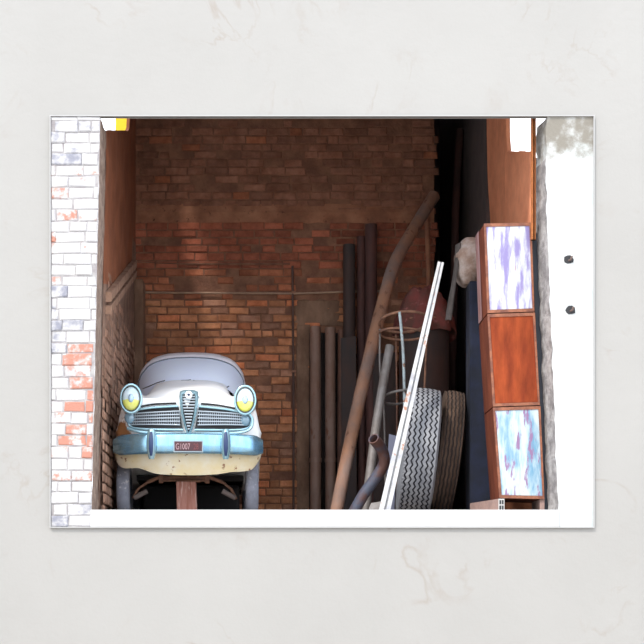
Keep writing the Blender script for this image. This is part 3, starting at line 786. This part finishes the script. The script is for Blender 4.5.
pipe('steel_pipe', [(349.5, 515, 4.8), (349.3, 400, 4.85), (349, 245, 4.9)], .085, darkpipe, 'tall blackened pipe with its top left of the two taller pipes')
pipe('steel_pipe', [(361.5, 515, 4.85), (361.5, 400, 4.9), (361, 237, 5.0)], .062, darkred, 'tall dark red-brown pipe standing right of the black pipe')
pipe('steel_pipe', [(372, 515, 4.75), (371.5, 400, 4.8), (371, 225, 4.95)], .085, darkred, 'tallest of the upright dark pipes against the back wall')
for (xa, xb, yt, Yb, lab) in ((342, 357, 336, 4.62, 'left of two dark boards added as shade behind the long bent pole'), (374, 398, 352, 4.6, 'right of two dark boards added as shade behind the long bent pole')):
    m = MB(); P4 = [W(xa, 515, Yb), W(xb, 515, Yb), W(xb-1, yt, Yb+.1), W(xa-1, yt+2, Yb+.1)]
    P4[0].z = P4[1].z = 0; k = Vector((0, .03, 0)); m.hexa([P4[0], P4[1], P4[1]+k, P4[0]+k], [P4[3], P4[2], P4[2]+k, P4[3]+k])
    tag(m.build('pipe_shade_board', darkpipe, bevel=.004), lab, 'board')  # dark boards added, standing in for shade behind the pipes
m = MB(); rows = []  # dark sheet added to fill the shaded gaps between the pipes
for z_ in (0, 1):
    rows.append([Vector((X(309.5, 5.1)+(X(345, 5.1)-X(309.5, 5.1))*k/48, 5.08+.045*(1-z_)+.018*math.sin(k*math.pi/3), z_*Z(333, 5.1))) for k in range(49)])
m.grid(rows, 0); o = m.build('corrugated_shade_sheet', M('shade_dark_sheet', (.045, .03, .026), (.03, .022, .02), rough=.8, scale=4), smooth=True); sm_ = o.modifiers.new('t', 'SOLIDIFY'); sm_.thickness = .006
tag(o, 'dark corrugated sheet added as shade behind the grey-brown upright pipes', 'sheet')
# long bent pole
pipe('bent_pole', [(335, 512, 2.3), (347, 458, 2.6), (358, 405, 2.95), (371, 350, 3.3), (383.5, 300, 3.65), (395, 263, 4.0), (413, 230, 4.5), (434, 196, 4.95)], .082, polem, 'longest pole, thick and bent, leaning from the floor up to the right', 'pole', jit=.06, hr=.088)
pipe('thin_stick', [(432, 512, 4.7), (429, 300, 4.9), (426.5, 213, 5.05)], .034, M('light_brown_wood', (.34, .15, .08), (.24, .10, .06), rough=.8, scale=6), 'thin brown upright stick standing just beneath the top of the long bent pole', 'stick', hollow=0, n=8)
pipe('zinc_pipe', [(364.5, 511, 2.0), (377, 420, 2.2), (390, 346, 2.4)], .056, bluegrey, 'straight dull grey pipe leaning inside the wire frame', hollow=.2)
pipe('elbow_pipe', [(352, 512, 1.5), (364, 494, 1.45), (377, 476, 1.4), (384, 463, 1.35), (382, 450, 1.28), (373.5, 438.5, 1.12)], .068, elbowm, 'short bent blue-grey and rusty elbow pipe with open mouth', hollow=.2)
pipe('pole', [(450, 512, 5.7), (455, 235, 5.9), (460, 130, 6.0)], .06, darkred, 'dark reddish pole standing in the black corner at the back', hollow=0)

# small scrap on the floor between
m = MB(); m.hexa([W(366,512,1.3),W(384,512,1.3),W(384,512,1.5),W(366,512,1.5)], [W(371,503,1.35),W(383,501,1.35),W(383,501,1.5),W(371,503,1.5)])
for v in m.v: v.z = max(0, v.z)
for v in m.v[:4]: v.z = 0
tag(m.build('sheet_scrap', bluegrey, bevel=.006), 'small grey scrap of bent sheet on the floor at the foot of the white plank', 'scrap')
m = MB(); m.hexa([W(384,450,1.9),W(394,450,1.9),W(394,450,1.94),W(384,450,1.94)], [W(389,434,1.9),W(397,436,1.9),W(397,436,1.94),W(389,434,1.94)])
for v in m.v[:4]: v.z = 0
tag(m.build('metal_sheet', M('slate_blue_sheet', (.12, .13, .19), rough=.6)), 'slate blue sheet of metal standing behind the elbow pipe', 'sheet')

# wire frame: hoops and bars
fr = empty('wire_frame', (X(402, 2.6), 2.6, 0), 'tall upright iron frame of hoops and pale blue bars', 'frame')
def hoop(c, rx, ry, tilt, r, matl, name='hoop'):
    m = MB(); C_ = W(*c); pts = []
    for k in range(36):
        q = 2*math.pi*k/36; p = Vector((rx*math.cos(q), ry*math.sin(q), 0)); p.rotate(Matrix.Rotation(tilt[0], 3, 'X')); p.rotate(Matrix.Rotation(tilt[1], 3, 'Y')); pts.append(C_+p)
    m.tube(pts, r, 8, closed=True); m.build(name, matl, fr, smooth=True)
hoop((404, 322, 2.6), .315, .30, (-.26, -.03), .018, rustiron)
hoop((402, 334, 2.6), .29, .25, (-.12, .05), .016, rustiron)
hoop((401, 397, 2.5), .245, .24, (-.22, -.12), .017, bluegrey)
for P, r_, mt_ in (([(399.5, 312, 2.3), (403, 350, 2.3), (404.5, 400, 2.3), (407, 514, 2.3)], .019, paleblue), ([(380, 329, 2.6), (380, 370, 2.6), (384, 410, 2.6), (386, 513, 2.6)], .013, bluegrey),
               ([(396, 335, 2.86), (397, 420, 2.86), (397, 512, 2.86)], .011, rustiron), ([(427, 330, 2.6), (424, 400, 2.6), (420, 513, 2.6)], .013, rustiron)):
    m = MB(); pts = [W(*p) for p in P]; pts[-1].z = 0; m.tube(smoothpath(pts, 4), r_, 8); bo = m.build('bar', mt_, fr, smooth=True)

# white plank (channel section)
A = W(384.2, 512, .3); A.z = .0; B = W(440.5, 263.5, .75)
d_ = (B-A).normalized(); sd_ = Vector((1, 0, 0)); sd_ = (sd_-d_*sd_.dot(d_)).normalized(); nn = d_.cross(sd_).normalized()
if nn.y > 0: nn = -nn
pk = empty('white_plank', A, 'long narrow chipped white plank leaning to the right in front of the tyres', 'plank')
m = MB(); rows = []
for i in range(25):
    t = i/24; p = A.lerp(B, t); w_ = .062*(1-.45*t)
    rows.append([p-sd_*w_, p-sd_*w_+nn*.045, p-sd_*w_*.15+nn*.045, p-sd_*w_*.1+nn*.02, p+sd_*w_*.2+nn*.02, p+sd_*w_*.25+nn*.05, p+sd_*w_+nn*.05, p+sd_*w_])
m.grid(rows, 0, True); m.cap(rows[0]); m.cap(rows[-1], 0, True)
m.build('board', plankm, pk)
m = MB(); rows = []
for i in range(25):
    t = i/24; p = A.lerp(B, t); w_ = .062*(1-.45*t)
    rows.append([p-sd_*w_*.09+nn*.0225, p+sd_*w_*.19+nn*.0225])
m.grid(rows, 0); m.build('groove_strip', plankg, pk)

# ---------------------------------------------------------------- tyres
def tyre(c, R, wid, lean, yaw, mats, grooves, zig, nz_, label, depth=.016, shoulder=0):
    NA = nz_*4
    prof = [(-.42, .60, 2), (-.50, .70, 2), (-.515, .80, 2), (-.495, .90, 2), (-.45, .965, 2)]
    post = [(-a, b_, c_) for a, b_, c_ in prof[::-1]]
    xs = [(-.44, .975, 0)]
    gw = .0085/wid*1.2
    for g in range(grooves):
        gx = -.36+.72*g/(grooves-1)
        crown = lambda x: .992-.028*(abs(x)/.44)**2.5
        xs += [(gx-gw, crown(gx), 0), (gx-gw*.7, crown(gx)-depth/R, 1), (gx+gw*.7, crown(gx)-depth/R, 1), (gx+gw, crown(gx), 0)]
    xs += [(.44, .975, 0)]
    P = prof+xs+post
    ro = Matrix.Rotation(yaw, 3, 'Z') @ Matrix.Rotation(lean, 3, 'Y')
    m = MB(); vs_ = []; n = len(P)
    for i in range(NA):
        q = 2*math.pi*i/NA; z_ = {0: -1, 1: 0, 2: 1, 3: 0}[i % 4]*zig
        for k, (a, b_, c_) in enumerate(P):
            zz = z_/wid if (len(prof) < k < n-len(post)-1) else 0
            x = (a+zz)*wid; rr = R*b_*(.985 if (shoulder and c_ == 0 and k in (len(prof), len(prof)) and i % 2) else 1)
            vs_.append(ro @ Vector((x, rr*math.cos(q), rr*math.sin(q))))
    lo = min(v.z for v in vs_); off = Vector((c[0], c[1], -lo+.001))
    vs_ = [v+off for v in vs_]; fs = []; ms_ = []
    for i in range(NA):
        i2 = (i+1) % NA
        for k in range(n-1):
            fs.append([i*n+k, i2*n+k, i2*n+k+1, i*n+k+1]); a, b_ = P[k][2], P[k+1][2]
            ms_.append(1 if (a == 1 or b_ == 1) else (2 if (a == 2 and b_ == 2) else 0))
    root = empty('tyre', (c[0], c[1], 0), label, 'tyre')
    # tread and sidewalls are separate parts
    for nm, sel, ml in (('tread', lambda k: ms_[k] != 2, [mats[0], mats[1]]), ('sidewall', lambda k: ms_[k] == 2, [mats[2], mats[2]])):
        q = MB(); q.v = list(vs_); q.c = [(1, 1, 1, 1)]*len(vs_)
        q.f = [f for k, f in enumerate(fs) if sel(k)]; q.m = [min(1, ms_[k]) if nm == 'tread' else 0 for k, f in enumerate(fs) if sel(k)]
        used = sorted({i for f in q.f for i in f}); mp = {a: b_ for b_, a in enumerate(used)}
        q.v = [q.v[i] for i in used]; q.c = [(1, 1, 1, 1)]*len(used); q.f = [[mp[i] for i in f] for f in q.f]
        q.build(nm, ml, root, smooth=(nm == 'sidewall'))
    return root
t1 = W(419, 450, 1.35)
tyre((t1.x-.0, 1.42), .765, .40, .10, -.06, (tread_g, groove_g, side_g), 6, .012, 54, 'grey tyre with zigzag tread leaning behind the white plank', shoulder=1)
t2 = W(446.5, 450, 2.0)
tyre((t2.x, 2.06), .80, .25, .12, -.03, (tread_b, groove_b, tread_b), 5, .004, 40, 'brown dusty tyre with straight grooves leaning behind the grey one')

# ---------------------------------------------------------------- cabinet stack
YC = .28
def quadbox(fl, Y0, Y1, mi=0, m=None):
    (ax, ay), (bx, by), (cx_, cy_), (dx, dy) = fl   # bottom-left, bottom-right, top-right, top-left px on front plane
    A, B, C, D_ = W(ax, ay, Y0), W(bx, by, Y0), W(cx_, cy_, Y0), W(dx, dy, Y0)
    k = Vector((0, Y1-Y0, 0)); m.hexa([A, B, B+k, A+k], [D_, C, C+k, D_+k], mi)
def lerp2(a, b_, t): return (a[0]+(b_[0]-a[0])*t, a[1]+(b_[1]-a[1])*t)
def cabinet(q, Y0, Y1, dm, sm, label, inset=.05, side_strip=None):
    bl, br, tr, tl = q
    base = W((bl[0]+br[0])/2, max(bl[1], br[1]), (Y0+Y1)/2)
    root = empty('metal_cabinet', base, label, 'cabinet', 'stacked metal cabinets')
    m = MB(); quadbox(q, Y0+.012, Y1, 0, m); m.build('body', sm, root, bevel=.006)
    ctr = ((bl[0]+br[0]+tr[0]+tl[0])/4, (bl[1]+br[1]+tr[1]+tl[1])/4)
    w_, h_ = br[0]-bl[0], bl[1]-tl[1]
    ix, iy = 2.0/w_, 3.0/h_
    def ins(p, fx, fy, top, left):
        return (p[0]+(fx if left else -fx), p[1]+(fy if top else -fy))
    dq = (ins(bl, 2.2, 3.0, False, True), ins(br, 2.0, 3.0, False, False), ins(tr, 2.0, 3.2, True, False), ins(tl, 2.2, 3.2, True, True))
    m = MB(); quadbox(dq, Y0-.004, Y0+.012, 0, m); m.build('door', dm, root, bevel=.004)
    m = MB()
    for a, b_, c_, d2 in ((bl, br, dq[1], dq[0]), (tl, tr, dq[2], dq[3]), (bl, tl, dq[3], dq[0]), (br, tr, dq[2], dq[1])):
        P4 = [W(*p, Y0-.012) for p in (a, b_, c_, d2)]; k = Vector((0, .026, 0))
        m.hexa([P4[0], P4[1], P4[2], P4[3]], [p+k for p in P4])
    m.build('door_frame', rustrim, root)
    return root
c1 = cabinet(((487.5, 313), (534.5, 311.5), (531.5, 222.5), (484, 223.5)), YC, .95, bluedoor, rust, 'topmost of three stacked metal cabinets, peeling blue and white door')
m = MB(); quad = [W(484.6, 228, .62), W(487.6, 312, .62)]
xo = X(484, YC); 
m.add([Vector((X(484, YC)-.004, .66, Z(222, YC))), Vector((X(487.5, YC)-.004, .66, Z(313, YC))), Vector((X(487.5, YC)-.004, .93, Z(313, YC))), Vector((X(484, YC)-.004, .93, Z(222, YC)))], [(0, 1, 2, 3)])
m.build('side_panel', pinkside, c1)['label'] = 'faded pink rear half of the side'
c2 = cabinet(((493, 406.5), (540, 405), (535, 312.5), (487.5, 314)), YC, .95, rustdoor, rust, 'middle of three stacked metal cabinets, all red rust')
c3 = cabinet(((499.5, 498), (544.5, 499), (540.5, 406), (493, 407.5)), YC, .95, cyandoor, rust, 'bottom of three stacked metal cabinets, turquoise and white peeling door')
# hollow brick under the stack
hb = empty('hollow_brick', (X(500, .3), .55, 0), 'pinkish hollow clay brick under the left corner of the cabinet stack', 'brick')
m = MB(); z1 = Z(499.5, .2); zc3 = Z(499, YC)
A = Vector((X(498.5, .2), .2, 0)); B = Vector((X(470, .95), .95, 0)); w2 = Vector((.34, .0, 0))
B2 = B+Vector((.2, .12, 0)); A2 = Vector((X(504.3, .2), .2, 0))
up = Vector((0, 0, zc3-.003))
m.hexa([A, A2, B2, B], [A+up, A2+up, B2+up, B+up]); m.build('brick_body', clay, hb)
m = MB(); hx = A2.x-A.x
for i in range(2):
    for j in range(2):
        a = A.x+hx*(.14+.42*i); z_ = up.z*(.1+.45*j); m.box((a, .192, z_), (a+hx*.3, .1995, z_+up.z*.34))
m.build('brick_hole', black, hb)
m = MB(); m.box((A.x-.001, .1945, 0), (A2.x+.001, .1998, up.z)); m.build('brick_end', clayw, hb)
m = MB(); m.box((X(540, .3), .3, 0), (X(544.5, .3), .8, Z(499, YC)-.003)); tag(m.build('packing_block', clay), 'small pale block under the right corner of the cabinet stack', 'block')
# black board added as shade in the gap between cabinets and pier
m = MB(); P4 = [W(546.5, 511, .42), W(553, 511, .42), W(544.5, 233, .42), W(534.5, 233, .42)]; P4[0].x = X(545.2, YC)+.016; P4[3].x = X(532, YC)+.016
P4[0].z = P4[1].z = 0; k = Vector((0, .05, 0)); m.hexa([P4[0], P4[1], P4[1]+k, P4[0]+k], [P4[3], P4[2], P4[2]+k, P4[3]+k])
tag(m.build('gap_shade_board', gap_shade, bevel=.004), 'added black board standing in for shade between the cabinet stack and the concrete pier', 'board')
# navy locker behind
lk = empty('locker', (X(471, 1.4)+.15, 1.6, 0), 'dark blue sheet metal locker behind the cabinet stack, right of the tyres', 'locker')
m = MB(); m.box((X(470, 1.4), 1.4, 0), (X(470, 1.4)+.38, 1.75, Z(281, 1.4))); m.build('body', navy, lk, bevel=.008)
m = MB(); m.box((X(470.8, 1.4), 1.385, .08), (X(470.8, 1.4)+.34, 1.4, Z(283, 1.4))); m.build('door', navy, lk, bevel=.004)
# sack on the locker
m = MB(); rows = []; cc = W(466.5, 280, 1.45)
n = 24
for i in range(15):
    t = i/14; rows.append([])
    for k in range(n):
        q = 2*math.pi*k/n; rr = (math.sin(math.pi*(.04+.93*t))**.38)
        x = .175*rr*abs(math.cos(q))**.7*(1 if math.cos(q) > 0 else -1); y = .26*rr*abs(math.sin(q))**.7*(1 if math.sin(q) > 0 else -1)
        h_ = .56*t; f_ = 1+.12*noise.noise(Vector((x*6, y*6, t*4)))
        rows[-1].append(Vector((cc.x+.05+x*f_+.02*t, 1.68+y*f_, Z(281, 1.4)+.002+h_)))
m.grid(rows, 0, True); m.cap(rows[0], 0, True); m.cap(rows[-1], 0)
sk = empty('sack', (cc.x, 1.68, Z(281, 1.4)), 'pale dirty sack on top of the dark blue locker, grey flap hanging beside it', 'sack'); m.build('bag', sackm, sk, smooth=True)
# canvas strip hanging slanted left of it
m = MB(); rows = []
for i in range(16):
    t = i/15; a = W(455.5-9*t+1.2*math.sin(t*5), 245+75*t, 1.6); b_ = W(461-9.5*t, 243+77*t, 1.5)
    rows.append([a, a.lerp(b_, .5)+Vector((0, -.04, 0)), b_, b_+Vector((.0, .03, 0)), a.lerp(b_, .5)+Vector((0, -.01, 0)), a+Vector((0, .03, 0))])
m.grid(rows, 0, True); m.cap(rows[0]); m.cap(rows[-1], 0, True)
m.build('flap', sackg, sk, smooth=True)

# red cloth over dark drum behind the wire frame
dr = empty('steel_drum', (X(424, 3.9), 3.9, 0), 'tall blackened steel drum standing behind the wire frame', 'drum')
m = MB(); C_ = Vector((X(424, 3.9), 3.9, 0)); zt_ = Z(322, 3.9)
rs_ = [(0, .33), (.03, .345), (.9, .34), (.93, .36), (.96, .34), (zt_-.03, .34), (zt_, .33)]
m.grid([[C_+Vector((r_*math.cos(2*math.pi*k/28), r_*math.sin(2*math.pi*k/28), z_)) for k in range(28)] for z_, r_ in rs_], 0, True)
m.cap([C_+Vector((.33*math.cos(2*math.pi*k/28), .33*math.sin(2*math.pi*k/28), zt_)) for k in range(28)], 0); m.build('barrel', darkpipe, dr, smooth=True, autosmooth=50)
m = MB(); m.tube([C_+Vector((.345*math.cos(2*math.pi*k/28), .345*math.sin(2*math.pi*k/28), zt_+.0)) for k in range(28)], .016, 6, closed=True); m.build('rim', rustiron, dr, smooth=True)
m = MB(); rows = []
for i in range(15):
    t = i/14; r_ = .40*t; row = []
    for k in range(40):
        q = 2*math.pi*k/40; nz2 = noise.noise(Vector((math.cos(q)*1.6, math.sin(q)*1.6, 2)))
        hgt = .40*math.exp(-(t*1.15)**4*.9)*(1+.35*nz2*t)+.11*noise.noise(Vector((math.cos(q)*4*t, math.sin(q)*4*t, 5)))
        rr = r_*(1+.10*math.sin(q*7+1)*t)
        zz = zt_+.03+hgt*(1-t**5)
        if t > .93: zz = zt_-.16*(1+nz2)
        row.append(C_+Vector((rr*math.cos(q), rr*math.sin(q), zz)))
    rows.append(row)
m.grid(rows, 0, True)
cl = m.build('red_cloth', redcloth, smooth=True); so = cl.modifiers.new('t', 'SOLIDIFY'); so.thickness = .008
tag(cl, 'faded red cloth heaped on top of the black drum', 'cloth')

# iron stubs broken off the concrete pier
for (px, py), lab in (((568.5, 260), 'upper of two broken iron hooks in the white concrete pier'), ((570, 310.5), 'lower of two broken iron hooks in the white concrete pier')):
    p = W(px, py, 0); root = empty('iron_hook', p+Vector((0, -.014, 0)), lab, 'hook', 'hooks in the concrete pier')
    m = MB(); rr = []
    for k in range(10):
        q = 2*math.pi*k/10; r_ = .055*(1+.35*noise.noise(Vector((k*1.3, py, 0))))
        rr.append(p+Vector((r_*math.cos(q), -.019, r_*.85*math.sin(q))))
    rb = [v+Vector((0, .02, 0)) for v in rr]; m.grid([rb, rr], 0, True); m.cap(rr)
    m.build('socket', black, root)
    m = MB(); m.tube([p+Vector((.0, -.018, -.01)), p+Vector((.015, -.05, -.005)), p+Vector((.028, -.055, .03))], .011, 8); m.build('hook', M('dark_iron', (.12, .08, .07), rough=.7), root, smooth=True)
